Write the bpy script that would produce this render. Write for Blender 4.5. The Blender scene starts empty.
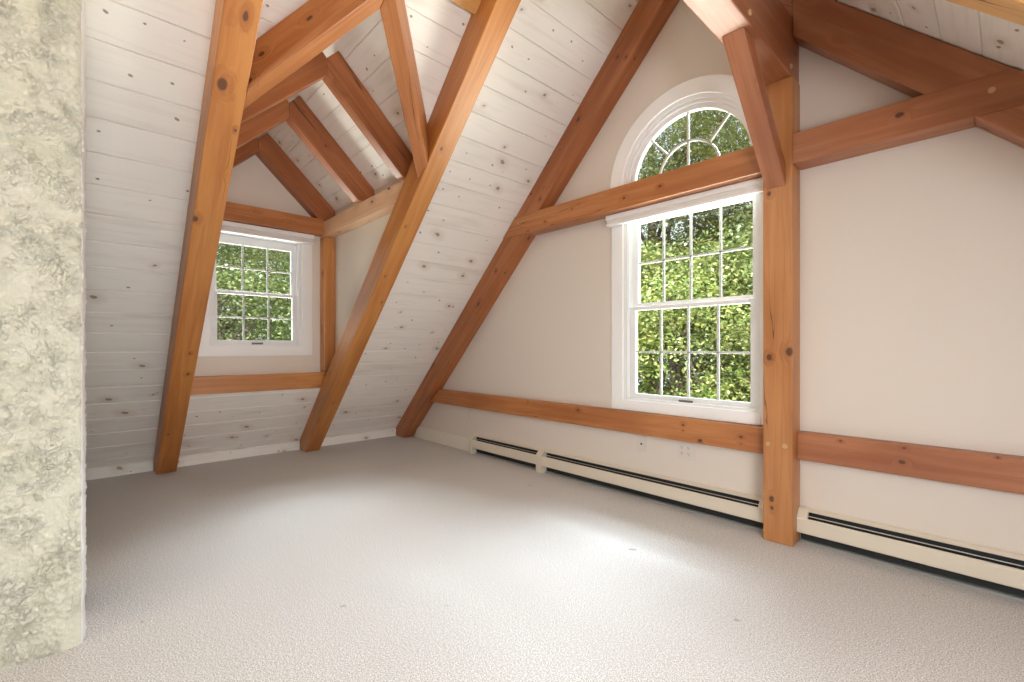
import bpy, bmesh, math, random
import numpy as np
from mathutils import Vector, Matrix, noise
K = 1.1                     # every length below is in units of the eye height, 1.1 m
PI = math.pi
scn = bpy.context.scene
COL = scn.collection
random.seed(4)

# ------------------------------------------------------------------ measured room
S, P = 4.56, 4.815          # west slope: Z = X + S at the rafters' underside, Z = X + P at the boards
RS, RP = 1.828, 2.087       # east slope: Z = R - X
XR, ZR = (RP - P) / 2, (RP + P) / 2
YG, YR, YW = 2.596, 2.66, 2.7213   # timber face, rail face and plaster of the gable wall
YB = -4.2                   # back of the room
DC, DS = 1.0525, 0.95       # dormer ridge line and pitch
DZS, DZP = 2.608, 2.85      # dormer ridge height at rafters' underside / boards
DXF, DXW = -4.184, -4.284   # dormer timber face / plaster
DY0, DY1 = 0.415, 1.69      # dormer cheeks
OH = .6225                  # half width of the dormer opening in the boards

# ------------------------------------------------------------------ helpers
def link(o):
    COL.objects.link(o)
    return o

def props(o, label=None, cat=None, group=None, kind=None):
    if label: o['label'] = label
    if cat: o['category'] = cat
    if group: o['group'] = group
    if kind: o['kind'] = kind
    return o

def obj(name, bm, mat, parent=None, M=None, smooth=False):
    me = bpy.data.meshes.new(name)
    bmesh.ops.recalc_face_normals(bm, faces=bm.faces)
    bm.to_mesh(me); bm.free()
    if smooth:
        for p in me.polygons: p.use_smooth = True
    o = link(bpy.data.objects.new(name, me))
    for m in (mat if isinstance(mat, (list, tuple)) else [mat]): me.materials.append(m)
    if parent is not None: o.parent = parent
    if M is not None: o.matrix_local = M
    return o

def empty(name, loc=(0, 0, 0)):
    o = link(bpy.data.objects.new(name, None))
    o.empty_display_size = .1
    o.location = Vector(loc) * K
    return o

def box(bm, x0, x1, y0, y1, z0, z1, bev=0.0, off=(0, 0, 0)):
    v = [bm.verts.new(((x - off[0]) * K, (y - off[1]) * K, (z - off[2]) * K)) for x in (x0, x1) for y in (y0, y1) for z in (z0, z1)]
    f = [bm.faces.new([v[i] for i in q]) for q in ((0, 1, 3, 2), (4, 6, 7, 5), (0, 4, 5, 1), (2, 3, 7, 6), (0, 2, 6, 4), (1, 5, 7, 3))]
    if bev:
        es = list({e for q in f for e in q.edges})
        bmesh.ops.bevel(bm, geom=es, offset=bev * K, segments=2, affect='EDGES', profile=.7)
    return v

def boxobj(name, mat, x0, x1, y0, y1, z0, z1, bev=0.0, parent=None, off=None):
    bm = bmesh.new()
    if off is None: off = tuple(c / K for c in parent.location) if parent is not None else (0, 0, 0)
    box(bm, x0, x1, y0, y1, z0, z1, bev, off)
    return obj(name, bm, mat, parent)

def extrude_profile(bm, pts, x0, x1, off=(0, 0, 0)):
    """closed (y, z) outline pushed along x"""
    a = [bm.verts.new(((x0 - off[0]) * K, (y - off[1]) * K, (z - off[2]) * K)) for y, z in pts]
    b = [bm.verts.new(((x1 - off[0]) * K, (y - off[1]) * K, (z - off[2]) * K)) for y, z in pts]
    n = len(pts)
    for i in range(n):
        bm.faces.new((a[i], a[(i + 1) % n], b[(i + 1) % n], b[i]))
    bm.faces.new(a); bm.faces.new(b[::-1])

MAT = {}
def timber(name, p0, p1, wdir, ndir, w, d, mat, cuts=(), bev=0.006, label=None, cat='beam', group=None, parent=None, top=None):
    """A squared timber from p0 to p1 (centre line of its room-side face), w wide along wdir, d deep along ndir away from the room.
    cuts: (point, normal) planes, the normal side is sawn off. Local x runs with the grain."""
    p0, p1, wdir, ndir = Vector(p0), Vector(p1), Vector(wdir).normalized(), Vector(ndir).normalized()
    ax = (p1 - p0); L = ax.length; ax.normalize()
    if ax.cross(wdir).dot(ndir) < 0: wdir = -wdir
    M = Matrix(((ax.x, wdir.x, ndir.x, p0.x * K), (ax.y, wdir.y, ndir.y, p0.y * K), (ax.z, wdir.z, ndir.z, p0.z * K), (0, 0, 0, 1)))
    Mi = M.inverted()
    bm = bmesh.new()
    if top is None:
        box(bm, 0, L, -w / 2, w / 2, 0, d)
    else:
        extrude_profile(bm, [(-w / 2, 0), (w / 2, 0), (w / 2, d + top), (0, d), (-w / 2, d + top)], 0, L)
    for co, no in cuts:
        lc = Mi @ (Vector(co) * K)
        ln = (Mi.to_3x3() @ Vector(no)).normalized()
        r = bmesh.ops.bisect_plane(bm, geom=bm.verts[:] + bm.edges[:] + bm.faces[:], plane_co=lc, plane_no=ln, clear_outer=True, dist=1e-6)
        es = [g for g in r['geom_cut'] if isinstance(g, bmesh.types.BMEdge)]
        if es: bmesh.ops.holes_fill(bm, edges=es, sides=0)
    bmesh.ops.remove_doubles(bm, verts=bm.verts, dist=1e-5)
    bmesh.ops.recalc_face_normals(bm, faces=bm.faces)
    es = [e for e in bm.edges if len(e.link_faces) == 2 and e.calc_face_angle(0) > .3]
    if bev: bmesh.ops.bevel(bm, geom=es, offset=bev * K, segments=2, affect='EDGES', profile=.6, clamp_overlap=True)
    o = obj(name, bm, mat, parent, M)
    MAT[o.name] = M
    if label: props(o, label, cat, group, 'thing')
    return o

def peg(parent, at, axis, mat, r=.013, h=.006):
    """round oak peg end standing proud of a timber face; at/axis in room space"""
    bm = bmesh.new()
    bmesh.ops.create_cone(bm, cap_ends=True, segments=14, radius1=r * K, radius2=r * .82 * K, depth=h * 2 * K)
    R = Vector(axis).to_track_quat('Z', 'Y').to_matrix().to_4x4()
    T = Matrix.Translation(Vector(at) * K) @ R
    o = obj('peg', bm, mat, parent)
    o.matrix_local = MAT[parent.name].inverted() @ T
    props(o, 'pale round peg end')
    return o

# ------------------------------------------------------------------ materials
def newmat(name):
    m = bpy.data.materials.new(name); m.use_nodes = True
    nt = m.node_tree; nt.nodes.clear()
    out = nt.nodes.new('ShaderNodeOutputMaterial')
    b = nt.nodes.new('ShaderNodeBsdfPrincipled')
    nt.links.new(b.outputs[0], out.inputs[0])
    return m, nt, b

class NB:
    def __init__(s, nt): s.nt = nt
    def n(s, t, **kw):
        x = s.nt.nodes.new(t)
        for k, v in kw.items(): setattr(x, k, v)
        return x
    def put(s, sock, v):
        if hasattr(v, 'is_linked') or isinstance(v, bpy.types.NodeSocket): s.nt.links.new(v, sock)
        elif v is not None: sock.default_value = v
    def math(s, op, a, b=None, c=None, clamp=False):
        x = s.n('ShaderNodeMath', operation=op, use_clamp=clamp)
        for i, v in enumerate((a, b, c)): s.put(x.inputs[i], v)
        return x.outputs[0]
    def mapr(s, v, a, b, c, d, smooth=True):
        x = s.n('ShaderNodeMapRange', interpolation_type='SMOOTHSTEP' if smooth else 'LINEAR')
        s.put(x.inputs[0], v)
        for i, q in enumerate((a, b, c, d)): x.inputs[i + 1].default_value = q
        return x.outputs[0]
    def mix(s, f, a, b, bt='MIX'):
        x = s.n('ShaderNodeMix', data_type='RGBA', blend_type=bt)
        s.put(x.inputs[0], f); s.put(x.inputs[6], col(a)); s.put(x.inputs[7], col(b))
        return x.outputs[2]
    def noise(s, vec, scale, detail=3, rough=.5, dist=0.0):
        x = s.n('ShaderNodeTexNoise')
        s.put(x.inputs['Vector'], vec); x.inputs['Scale'].default_value = scale
        x.inputs['Detail'].default_value = detail; x.inputs['Roughness'].default_value = rough
        x.inputs['Distortion'].default_value = dist
        return x.outputs[0]
    def mapping(s, vec, scale=(1, 1, 1), loc=(0, 0, 0)):
        x = s.n('ShaderNodeMapping'); s.put(x.inputs[0], vec)
        x.inputs['Scale'].default_value = scale
        s.put(x.inputs['Location'], loc)
        return x.outputs[0]
    def coord(s, which='Object'):
        return s.n('ShaderNodeTexCoord').outputs[which]
    def bump(s, h, strength, dist=.01, normal=None):
        x = s.n('ShaderNodeBump'); x.inputs['Strength'].default_value = strength; x.inputs['Distance'].default_value = dist
        s.put(x.inputs['Height'], h)
        if normal is not None: s.put(x.inputs['Normal'], normal)
        return x.outputs[0]
    def sep(s, v):
        x = s.n('ShaderNodeSeparateXYZ'); s.put(x.inputs[0], v); return x.outputs
    def comb(s, a, b, c):
        x = s.n('ShaderNodeCombineXYZ')
        for i, v in enumerate((a, b, c)): s.put(x.inputs[i], v)
        return x.outputs[0]

def col(c):
    if isinstance(c, (tuple, list)): return (*c[:3], 1.0)
    return c

def wood(name, base=(.42, .150, .044), dark=(.24, .064, .015), light=(.54, .225, .078), seed=0.0, knots=(), rough=.42, knotty=1.0, few=.28):
    """oiled pine timber: grain along local x, knots, drying checks. knots: (x, y, z, r) in metres, local"""
    m, nt, b = newmat(name); q = NB(nt)
    co = q.coord()
    info = q.n('ShaderNodeObjectInfo').outputs['Random']
    sh = q.comb(q.math('MULTIPLY', info, 37.0), q.math('MULTIPLY', info, 53.0), seed)
    cs = q.n('ShaderNodeVectorMath', operation='ADD'); q.put(cs.inputs[0], co); q.put(cs.inputs[1], sh)
    v = cs.outputs[0]
    # knots pull the grain round them
    vor = q.n('ShaderNodeTexVoronoi', feature='F1'); q.put(vor.inputs['Vector'], q.mapping(v, (1.0, 2.0, 2.0))); vor.inputs['Scale'].default_value = 3.8
    sel = q.math('GREATER_THAN', q.sep(vor.outputs['Color'])[0], few)
    kd = q.math('ADD', vor.outputs['Distance'], q.math('MULTIPLY', q.noise(v, 40, 2), .05))
    km = q.math('MULTIPLY', q.mapr(kd, .13, .09, 0, 1), sel)
    ring = q.math('MULTIPLY', q.mapr(kd, .40, .10, 0, 1), sel)
    for (kx, ky, kz, r) in knots:
        d = q.n('ShaderNodeVectorMath', operation='DISTANCE')
        q.put(d.inputs[0], q.mapping(co, (.72, 1, 1))); d.inputs[1].default_value = (kx * .72, ky, kz)
        dd = q.math('ADD', d.outputs['Value'], q.math('MULTIPLY', q.noise(v, 60, 2), .006))
        km = q.math('MAXIMUM', km, q.mapr(dd, r * 1.15, r * .75, 0, 1))
        ring = q.math('MAXIMUM', ring, q.mapr(dd, r * 3.2, r, 0, 1))
    xyz = q.sep(v)
    bend = q.math('MULTIPLY', ring, .05)
    vv = q.comb(xyz[0], q.math('ADD', xyz[1], bend), q.math('ADD', xyz[2], bend))
    g1 = q.noise(q.mapping(vv, (.55, 9, 9)), 2.2, 4, .55, .6)
    g2 = q.noise(q.mapping(vv, (1.3, 60, 60)), 2.0, 3, .6, .2)
    big = q.noise(q.mapping(v, (.8, 2.2, 2.2)), 1.4, 2)
    c = q.mix(q.mapr(g1, .33, .68, 0, 1), base, light)
    c = q.mix(q.math('MULTIPLY', q.mapr(g2, .48, .74, 0, 1), .20), c, dark)
    c = q.mix(q.math('MULTIPLY', q.mapr(big, .40, .72, 0, 1), .45), c, dark)
    c = q.mix(q.math('MULTIPLY', ring, .30 * knotty), c, dark)
    c = q.mix(q.math('MULTIPLY', km, .88 * knotty), c, (.060, .020, .009))
    chk = q.noise(q.mapping(vv, (.22, 7, 7)), 2.0, 2, .4)
    lim = q.noise(q.mapping(v, (.6, .6, .6)), 1.7, 1)
    ck = q.math('MULTIPLY', q.mapr(q.math('ABSOLUTE', q.math('SUBTRACT', chk, .52)), .006, .0015, 0, 1), q.mapr(lim, .50, .60, 0, 1))
    c = q.mix(q.math('MULTIPLY', ck, .75), c, (.05, .018, .008))
    nt.links.new(c, b.inputs['Base Color'])
    b.inputs['Roughness'].default_value = rough
    b.inputs['Coat Weight'].default_value = .12; b.inputs['Coat Roughness'].default_value = .3
    h = q.math('SUBTRACT', q.math('MULTIPLY', g2, .35), q.math('MULTIPLY', ck, 2.0))
    nt.links.new(q.bump(h, .22, .004), b.inputs['Normal'])
    return m

def planks(name, width, tint=(.885, .85, .79), shift=0.0):
    """whitewashed knotty pine boards; local x along the boards, local y across"""
    m, nt, b = newmat(name); q = NB(nt)
    x, y, z = q.sep(q.coord())
    yy = q.math('SUBTRACT', y, shift)
    idx = q.math('FLOOR', q.math('DIVIDE', yy, width))
    wn = q.n('ShaderNodeTexWhiteNoise', noise_dimensions='1D'); q.put(wn.inputs['W'], idx)
    rnd = wn.outputs['Value']
    xs = q.math('ADD', x, q.math('MULTIPLY', rnd, 23.0))
    v = q.comb(xs, y, q.math('MULTIPLY', rnd, 11.0))
    fy = q.math('FRACT', q.math('DIVIDE', yy, width))
    # knots: one candidate per cell along every board, kept off the edges
    L = .34
    def knotset(L, off, keep, rx, ry):
        cx = q.math('DIVIDE', q.math('ADD', xs, off), L)
        ci = q.math('FLOOR', cx)
        w2 = q.n('ShaderNodeTexWhiteNoise', noise_dimensions='2D'); q.put(w2.inputs['Vector'], q.comb(ci, q.math('ADD', idx, off), 0.0))
        r3 = q.sep(w2.outputs['Color'])
        kx = q.math('ADD', q.math('MULTIPLY', r3[0], .6), .2)
        ky = q.math('ADD', q.math('MULTIPLY', r3[1], .66), .17)
        dx = q.math('MULTIPLY', q.math('SUBTRACT', q.math('FRACT', cx), kx), L / rx)
        dy = q.math('MULTIPLY', q.math('SUBTRACT', fy, ky), width / ry)
        dy = q.math('ADD', dy, q.math('MULTIPLY', dx, q.math('SUBTRACT', r3[0], .5)))
        d = q.math('SQRT', q.math('ADD', q.math('MULTIPLY', dx, dx), q.math('MULTIPLY', dy, dy)))
        d = q.math('ADD', d, q.math('MULTIPLY', q.math('SUBTRACT', q.noise(v, 45, 2), .5), .9))
        on = q.math('LESS_THAN', r3[2], keep)
        size = q.math('ADD', q.math('MULTIPLY', w2.outputs['Value'], .8), .45)
        return q.math('DIVIDE', d, size), on
    d1, on1 = knotset(.46, 0.0, .34, .020, .014)
    d2, on2 = knotset(.19, 5.3, .44, .011, .008)
    k1 = q.math('MULTIPLY', q.mapr(d1, 1.15, .65, 0, 1), on1)
    core = q.math('MULTIPLY', q.mapr(d1, .62, .3, 0, 1), on1)
    halo = q.math('MULTIPLY', q.mapr(d1, 4.5, .9, 0, 1), on1)
    k2 = q.math('MULTIPLY', q.mapr(d2, 1.1, .55, 0, 1), on2)
    g = q.noise(q.mapping(q.comb(xs, q.math('ADD', y, q.math('MULTIPLY', halo, .02)), q.math('MULTIPLY', rnd, 11.0)), (.8, 16, 1)), 2.4, 4, .6, .5)
    patch = q.noise(q.mapping(v, (.9, 5, 1)), 1.5, 3, .55)
    c = q.mix(q.math('MULTIPLY', rnd, .35), tint, tuple(t * .93 for t in tint))
    c = q.mix(q.math('MULTIPLY', q.mapr(g, .50, .76, 0, 1), .26), c, (.60, .53, .44))
    c = q.mix(q.math('MULTIPLY', q.mapr(patch, .54, .74, 0, 1), .28), c, (.54, .48, .405))
    c = q.mix(q.math('MULTIPLY', halo, .32), c, (.55, .44, .30))
    c = q.mix(q.math('MULTIPLY', k1, .66), c, (.13, .075, .04))
    c = q.mix(q.math('MULTIPLY', core, .35), c, (.42, .33, .24))
    c = q.mix(q.math('MULTIPLY', k2, .72), c, (.10, .055, .03))
    nt.links.new(c, b.inputs['Base Color'])
    b.inputs['Roughness'].default_value = .55
    nt.links.new(q.bump(g, .10, .004), b.inputs['Normal'])
    return m

def plain(name, c, rough=.5, metal=0.0, spec=.5, bump=None, var=0.0):
    m, nt, b = newmat(name); q = NB(nt)
    b.inputs['Roughness'].default_value = rough; b.inputs['Metallic'].default_value = metal
    b.inputs['Specular IOR Level'].default_value = spec
    co = q.coord()
    n = q.noise(co, 3.0, 4)
    nt.links.new(q.mix(q.math('MULTIPLY', n, max(var, .04)), c, tuple(t * .86 for t in c)), b.inputs['Base Color'])
    if bump: nt.links.new(q.bump(q.noise(co, bump[0], 3), bump[1], .002), b.inputs['Normal'])
    return m

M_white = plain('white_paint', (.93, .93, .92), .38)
M_munt = plain('window_grille', (.60, .62, .58), .4)  # greyer than the frames: backlit shade put into the grille colour
M_vinyl = plain('white_vinyl', (.84, .85, .85), .32)
M_blind = plain('white_blind_fabric', (.85, .83, .79), .6)
M_wall = plain('drywall_paint', (.73, .66, .585), .8, spec=.2, bump=(180, .06), var=.05)
M_dwall = plain('dormer_drywall_paint', (.78, .715, .63), .8, spec=.2, bump=(180, .06), var=.05)
M_base = plain('cream_baseboard_paint', (.80, .75, .66), .5, bump=(25, .05))
M_heat = plain('heater_enamel', (.74, .67, .55), .33, var=.06)
M_metal = plain('galvanised_sheet', (.60, .62, .60), .35, metal=.8)
M_dark = plain('heater_dark_inside', (.018, .02, .02), .6)
M_plate = plain('ivory_plate_plastic', (.68, .63, .56), .35)
M_slot = plain('dark_slot', (.03, .03, .03), .5)
M_lock = plain('bronze_hardware', (.17, .16, .14), .4, metal=.4)
M_back = plain('roof_underlay', (.045, .038, .032), .9)
def r1k(X, Y, r): return ((X + S + .25) * R2 * K, (Y - .48565) * K, 0, r)
def r2k(X, Y, r): return ((X + S + .25) * R2 * K, (Y - 1.61855) * K, 0, r)
def pk_(z, X, r): return (z * K, (X + .79965) * K, 0, r)
R2 = math.sqrt(2)
M_endpeg = plain('pale_peg', (.55, .34, .17), .5)

W = wood('timber_orange', seed=1.0)
W_l = wood('timber_honey', (.54, .215, .052), (.33, .10, .022), (.66, .31, .095), seed=2.0)  # lighter and darker timber copies partly put each beam's light into colour
W_r = wood('timber_red', (.35, .122, .050), (.21, .060, .022), (.45, .18, .082), seed=3.0)
W_y = wood('timber_yellow', (.70, .37, .115), (.48, .20, .05), (.80, .50, .19), seed=8.0)
W_p = wood('timber_pale', (.72, .44, .26), (.52, .27, .13), (.80, .56, .37), seed=4.0)  # pale pink tone holds the window light on the dormer plates
W1 = wood('timber_broad', (.47, .165, .034), (.28, .072, .013), (.59, .245, .060), seed=2.0, knotty=.9, few=.80,
          knots=[r1k(-2.386, .455, .026), r1k(-2.889, .43, .017), r1k(-3.60, .505, .011), r1k(-3.739, .515, .013), r1k(-2.52, .535, .010), r1k(-4.2, .46, .009), r1k(-2.0, .53, .010)])
W2 = wood('timber_second', (.48, .175, .039), (.29, .080, .016), (.60, .27, .076), seed=6.0, knotty=.9, few=.75,
          knots=[r2k(-2.35, 1.60, .014), r2k(-3.221, 1.655, .010), r2k(-3.05, 1.59, .009), r2k(-4.05, 1.62, .010), r2k(-2.75, 1.585, .008)])
WP = wood('timber_post', (.46, .185, .058), (.30, .095, .026), (.56, .26, .095), seed=9.0, knotty=.95, few=.85,
          knots=[pk_(.948, -.839, .017), pk_(.977, -.745, .021), pk_(.219, -.827, .016), pk_(.173, -.825, .012), pk_(1.793, -.839, .014)])
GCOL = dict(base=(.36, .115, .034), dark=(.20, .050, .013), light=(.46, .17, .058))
RCOL = dict(base=(.35, .122, .050), dark=(.21, .060, .022), light=(.45, .18, .082))
WG = wood('timber_dormer_shade', **GCOL, seed=5.0)  # dormer rafters' shade put into a darker timber tone
WGk = wood('timber_gable_rafter', **GCOL, seed=5.5, few=.8, knots=[(3.651, -.068, .182, .012), (3.678, -.068, .057, .012), (2.888, -.068, .077, .013), (2.933, -.03, 0, .012), (4.833, -.068, .108, .012),
           (4.86, -.068, .034, .010), (4.882, -.02, 0, .010), (4.084, -.068, .143, .009)])
WRL = wood('timber_long_rail', seed=11.0, few=.8, knots=[(3.368, -.032, 0, .011), (3.368, .004, 0, .007), (3.738, -.005, 0, .011), (3.738, .038, 0, .008), (3.484, .055, 0, .015), (2.478, -.043, 0, .012), (1.907, -.055, 0, .008)])
WRR = wood('timber_short_rail', **RCOL, seed=12.0, few=.8, knots=[(.203, -.056, 0, .008), (.461, -.060, 0, .008), (.453, .01, 0, .013), (.775, -.068, 0, .008)])
WXL = wood('timber_cross', seed=13.0, few=.85, knots=[(1.051, -.013, 0, .007), (.758, .032, 0, .011), (1.532, .015, 0, .012), (1.815, .001, 0, .012), (.468, .028, 0, .006)])
WXR = wood('timber_cross_red', **RCOL, seed=14.0, few=.85, knots=[(.453, -.019, 0, .016)])
PW = .1665 * K
M_plank = planks('whitewashed_boards', PW, shift=.038 * K)
M_planke = planks('whitewashed_far_boards', PW)
M_plankd = planks('whitewashed_dormer_boards', .150 * K)

def glassmat():
    m = bpy.data.materials.new('window_glass'); m.use_nodes = True
    nt = m.node_tree; nt.nodes.clear(); q = NB(nt)
    out = q.n('ShaderNodeOutputMaterial')
    tr = q.n('ShaderNodeBsdfTransparent'); tr.inputs[0].default_value = (.96, .98, .97, 1)
    gl = q.n('ShaderNodeBsdfGlossy'); gl.inputs['Roughness'].default_value = .02
    fr = q.n('ShaderNodeFresnel'); fr.inputs[0].default_value = 1.35
    mx = q.n('ShaderNodeMixShader')
    nt.links.new(q.math('MULTIPLY', fr.outputs[0], .6), mx.inputs[0])
    nt.links.new(tr.outputs[0], mx.inputs[1]); nt.links.new(gl.outputs[0], mx.inputs[2])
    nt.links.new(mx.outputs[0], out.inputs[0])
    return m
M_glass = glassmat()

def carpet():
    m, nt, b = newmat('loop_carpet'); q = NB(nt)
    co = q.coord()
    f = q.noise(co, 210, 2, .7)
    f2 = q.noise(q.mapping(co, (1, 1, 1), (3, 1, 0)), 80, 3, .6)
    big = q.noise(co, 2.2, 3)
    c = q.mix(q.mapr(f, .36, .62, 0, 1), (.36, .34, .32), (.86, .835, .805))
    c = q.mix(q.math('MULTIPLY', q.mapr(f2, .42, .66, 0, 1), .45), c, (.50, .475, .445))
    c = q.mix(q.math('MULTIPLY', q.mapr(big, .45, .75, 0, 1), .10), c, (.50, .475, .445))
    sp = q.math('MULTIPLY', q.mapr(q.noise(co, 9.0, 1), .77, .80, 0, 1), .5)
    c = q.mix(sp, c, (.20, .165, .13))
    nt.links.new(c, b.inputs['Base Color'])
    b.inputs['Roughness'].default_value = .95; b.inputs['Specular IOR Level'].default_value = .1
    b.inputs['Sheen Weight'].default_value = .1
    h = q.math('ADD', f, q.math('MULTIPLY', f2, .8))
    nt.links.new(q.bump(h, .55, .006), b.inputs['Normal'])
    return m
M_carpet = carpet()

def plaster():
    m, nt, b = newmat('trowelled_plaster'); q = NB(nt)
    co = q.coord()
    n = q.noise(co, 7, 5, .6); n2 = q.noise(co, 40, 4, .6)
    c = q.mix(q.mapr(n, .4, .7, 0, 1), (.68, .665, .54), (.61, .60, .47))
    rg = q.math('ABSOLUTE', q.math('SUBTRACT', q.noise(co, 16, 4, .6, 1.2), .5))
    c = q.mix(q.math('MULTIPLY', q.mapr(rg, .035, .0, 0, 1), .45), c, (.80, .79, .71))
    c = q.mix(q.math('MULTIPLY', q.mapr(n2, .56, .70, 0, 1), .12), c, (.47, .455, .34))
    nt.links.new(c, b.inputs['Base Color']); b.inputs['Roughness'].default_value = .6
    rg2 = q.math('ABSOLUTE', q.math('SUBTRACT', q.noise(co, 26, 3, .55, 1.5), .5))
    flake = q.mapr(q.noise(co, 34, 4, .6, .8), .50, .545, 0, 1)
    big = q.mapr(q.noise(co, 9, 3, .6), .40, .60, .15, 1)
    h = q.math('ADD', q.math('MULTIPLY', q.mapr(rg2, .05, .0, 0, 1), .8), q.math('MULTIPLY', flake, .9))
    h = q.math('MULTIPLY', q.math('ADD', h, q.math('MULTIPLY', q.noise(co, 95, 4, .65), .7)), big)
    nt.links.new(q.bump(h, 1.0, .0031), b.inputs['Normal'])
    return m
M_plaster = plaster()

# ------------------------------------------------------------------ floor
bm = bmesh.new(); box(bm, -5.0, 2.4, YB - .1, YW + .1, -.16, 0)
props(obj('floor', bm, M_carpet), 'pale grey loop-pile carpet over the whole attic floor', kind='structure')

# ------------------------------------------------------------------ boarded slopes
def slope_frame(o, ax, ay):
    ax, ay = Vector(ax).normalized(), Vector(ay).normalized(); az = ax.cross(ay)
    return Matrix(((ax.x, ay.x, az.x, o[0] * K), (ax.y, ay.y, az.y, o[1] * K), (ax.z, ay.z, az.z, o[2] * K), (0, 0, 0, 1)))

def boards(bm, s0, s1, width, spans, up, breaks=(), g=.0045, dp=.009):
    """boards across s0..s1 (local y), spans(s) -> list of (x0, x1), which may jump only at breaks; up: sign of local z away from the room"""
    g /= K; dp /= K
    nb = int(math.ceil((s1 - s0) / width - 1e-9))
    for k in range(nb):
        ss, se = s0 + k * width, min(s0 + (k + 1) * width, s1)
        if se - ss < 4 * g: continue
        prof = [(ss + .0002, dp), (ss + g * .5, dp), (ss + g * .5001, dp * .3), (ss + g * 1.3, 0), (se - g * 1.3, 0), (se - g * .5001, dp * .3), (se - g * .5, dp), (se - .0002, dp)]
        def hh(s):
            for (a, ha), (b_, hb) in zip(prof, prof[1:]):
                if a <= s <= b_: return ha + (hb - ha) * (s - a) / max(b_ - a, 1e-9)
            return 0
        cutsv = [ss + .0002] + [b_ for b_ in breaks if ss + .0003 < b_ < se - .0003] + [se - .0002]
        for a, b_ in zip(cutsv, cutsv[1:]):
            pr = [(a, hh(a))] + [p_ for p_ in prof if a + 1e-6 < p_[0] < b_ - 1e-6] + [(b_, hh(b_))]
            n = len(spans((a + b_) / 2))
            for i in range(n):
                rows = []
                for s, h in pr:
                    x0, x1 = spans(min(max(s, a + 1e-7), b_ - 1e-7))[i]
                    rows.append((bm.verts.new((x0 * K, s * K, up * h * K)), bm.verts.new((x1 * K, s * K, up * h * K))))
                for r0, r1 in zip(rows, rows[1:]): bm.faces.new((r0[0], r0[1], r1[1], r1[0]))

R2 = math.sqrt(2)
# west slope: local x = +Y, local y = up the slope, local z = x cross y = away from the room? (Y x (1,0,1)) = (1,0,-1): into the room
LW = ZR * R2
zs_break = [.64, DZP - DS * OH]
def west_spans(s):
    z = s / R2
    if z < .64 or z > DZP: return [(YB, YW)]
    h = min(OH, (DZP - z) / DS)
    return [(YB, DC - h), (DC + h, YW)]
bm = bmesh.new()
w = .1665
boards(bm, -w + .038, LW, w, west_spans, -1, [.64 * R2, zs_break[1] * R2, DZP * R2])
MW = slope_frame((-P, 0, 0), (0, 1, 0), (1, 0, 1))
props(obj('ceiling', bm, M_plank, None, MW), 'whitewashed knotty board slope with the dormer cut into it', kind='structure')

# east slope: local x = +Y, local y = down the slope from the ridge
bm = bmesh.new()
boards(bm, 0, (RP - XR) * R2, w, lambda s: [(YB, YW)], -1)
ME = slope_frame((XR, 0, ZR), (0, 1, 0), (1, 0, -1))
props(obj('ceiling.001', bm, M_planke, None, ME), 'whitewashed board slope on the far side of the ridge', kind='structure')

# dormer roof boards: local x = +X, local y from the ridge down
LD = (DY1 - DC + .06) * math.hypot(1, DS)
def dspan(s):
    dy = s / math.hypot(1, DS)
    z = DZP - DS * dy
    return [(DXW - .12, z - P)]
for sgn, nm in ((1, 'ceiling_dormer'), (-1, 'ceiling_dormer.001')):
    bm = bmesh.new()
    boards(bm, 0, LD, .150, dspan, 1 if sgn < 0 else -1)
    MD = slope_frame((0, DC, DZP), (1, 0, 0), (0, sgn, -DS))
    # z of that frame: X x (0,sgn,-DS) = (0, DS, sgn): up (away) for sgn=+1, down for -1
    if sgn > 0:
        for v in bm.verts: v.co.z = -v.co.z
    else:
        for v in bm.verts: v.co.z = -v.co.z
    props(obj(nm, bm, M_plankd, None, MD), 'whitewashed boards of the dormer roof', kind='structure')

# outer skins (keep daylight out of the board joints)
def quadmesh(name, quads, mat, label, kind='structure', parent=None):
    bm = bmesh.new()
    for q_ in quads: bm.faces.new([bm.verts.new(Vector(p) * K) for p in q_])
    return props(obj(name, bm, mat, parent), label, kind=kind)
e = .03
PO, RO = P + e, RP + e
ZRO = (PO + RO) / 2; XRO = (RO - PO) / 2
def wp(y, z): return (z - PO, y, z)
zb1 = zs_break[1] + e
zt = DZP + e * 1.0
hy = OH + .03
Q = [[wp(YB, -.2), wp(YW + .1, -.2), wp(YW + .1, .60), wp(YB, .60)],
     [wp(YB, .60), wp(DY0 - .02, .60), wp(DY0 - .02, zb1), wp(YB, zb1)],
     [wp(DY1 + .02, .60), wp(YW + .1, .60), wp(YW + .1, zb1), wp(DY1 + .02, zb1)],
     [wp(YB, zb1), wp(DY0 - .02, zb1), wp(DC, zt), wp(YB, zt)],
     [wp(DY1 + .02, zb1), wp(YW + .1, zb1), wp(YW + .1, zt), wp(DC, zt)],
     [wp(YB, zt), wp(YW + .1, zt), wp(YW + .1, ZRO), wp(YB, ZRO)],
     [(XRO, YB, ZRO), (XRO, YW + .1, ZRO), (RO + .2, YW + .1, -.2), (RO + .2, YB, -.2)]]
for sg in (1, -1):
    y1 = DC + sg * (hy + .12)
    zz = DZP + e - DS * (hy + .12)
    Q.append([(DXW - .14, DC, zt), (zt - PO, DC, zt), (zz - PO, y1, zz), (DXW - .14, y1, zz)])
quadmesh('roof', Q, M_back, 'dark underlay above the boards')

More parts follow.
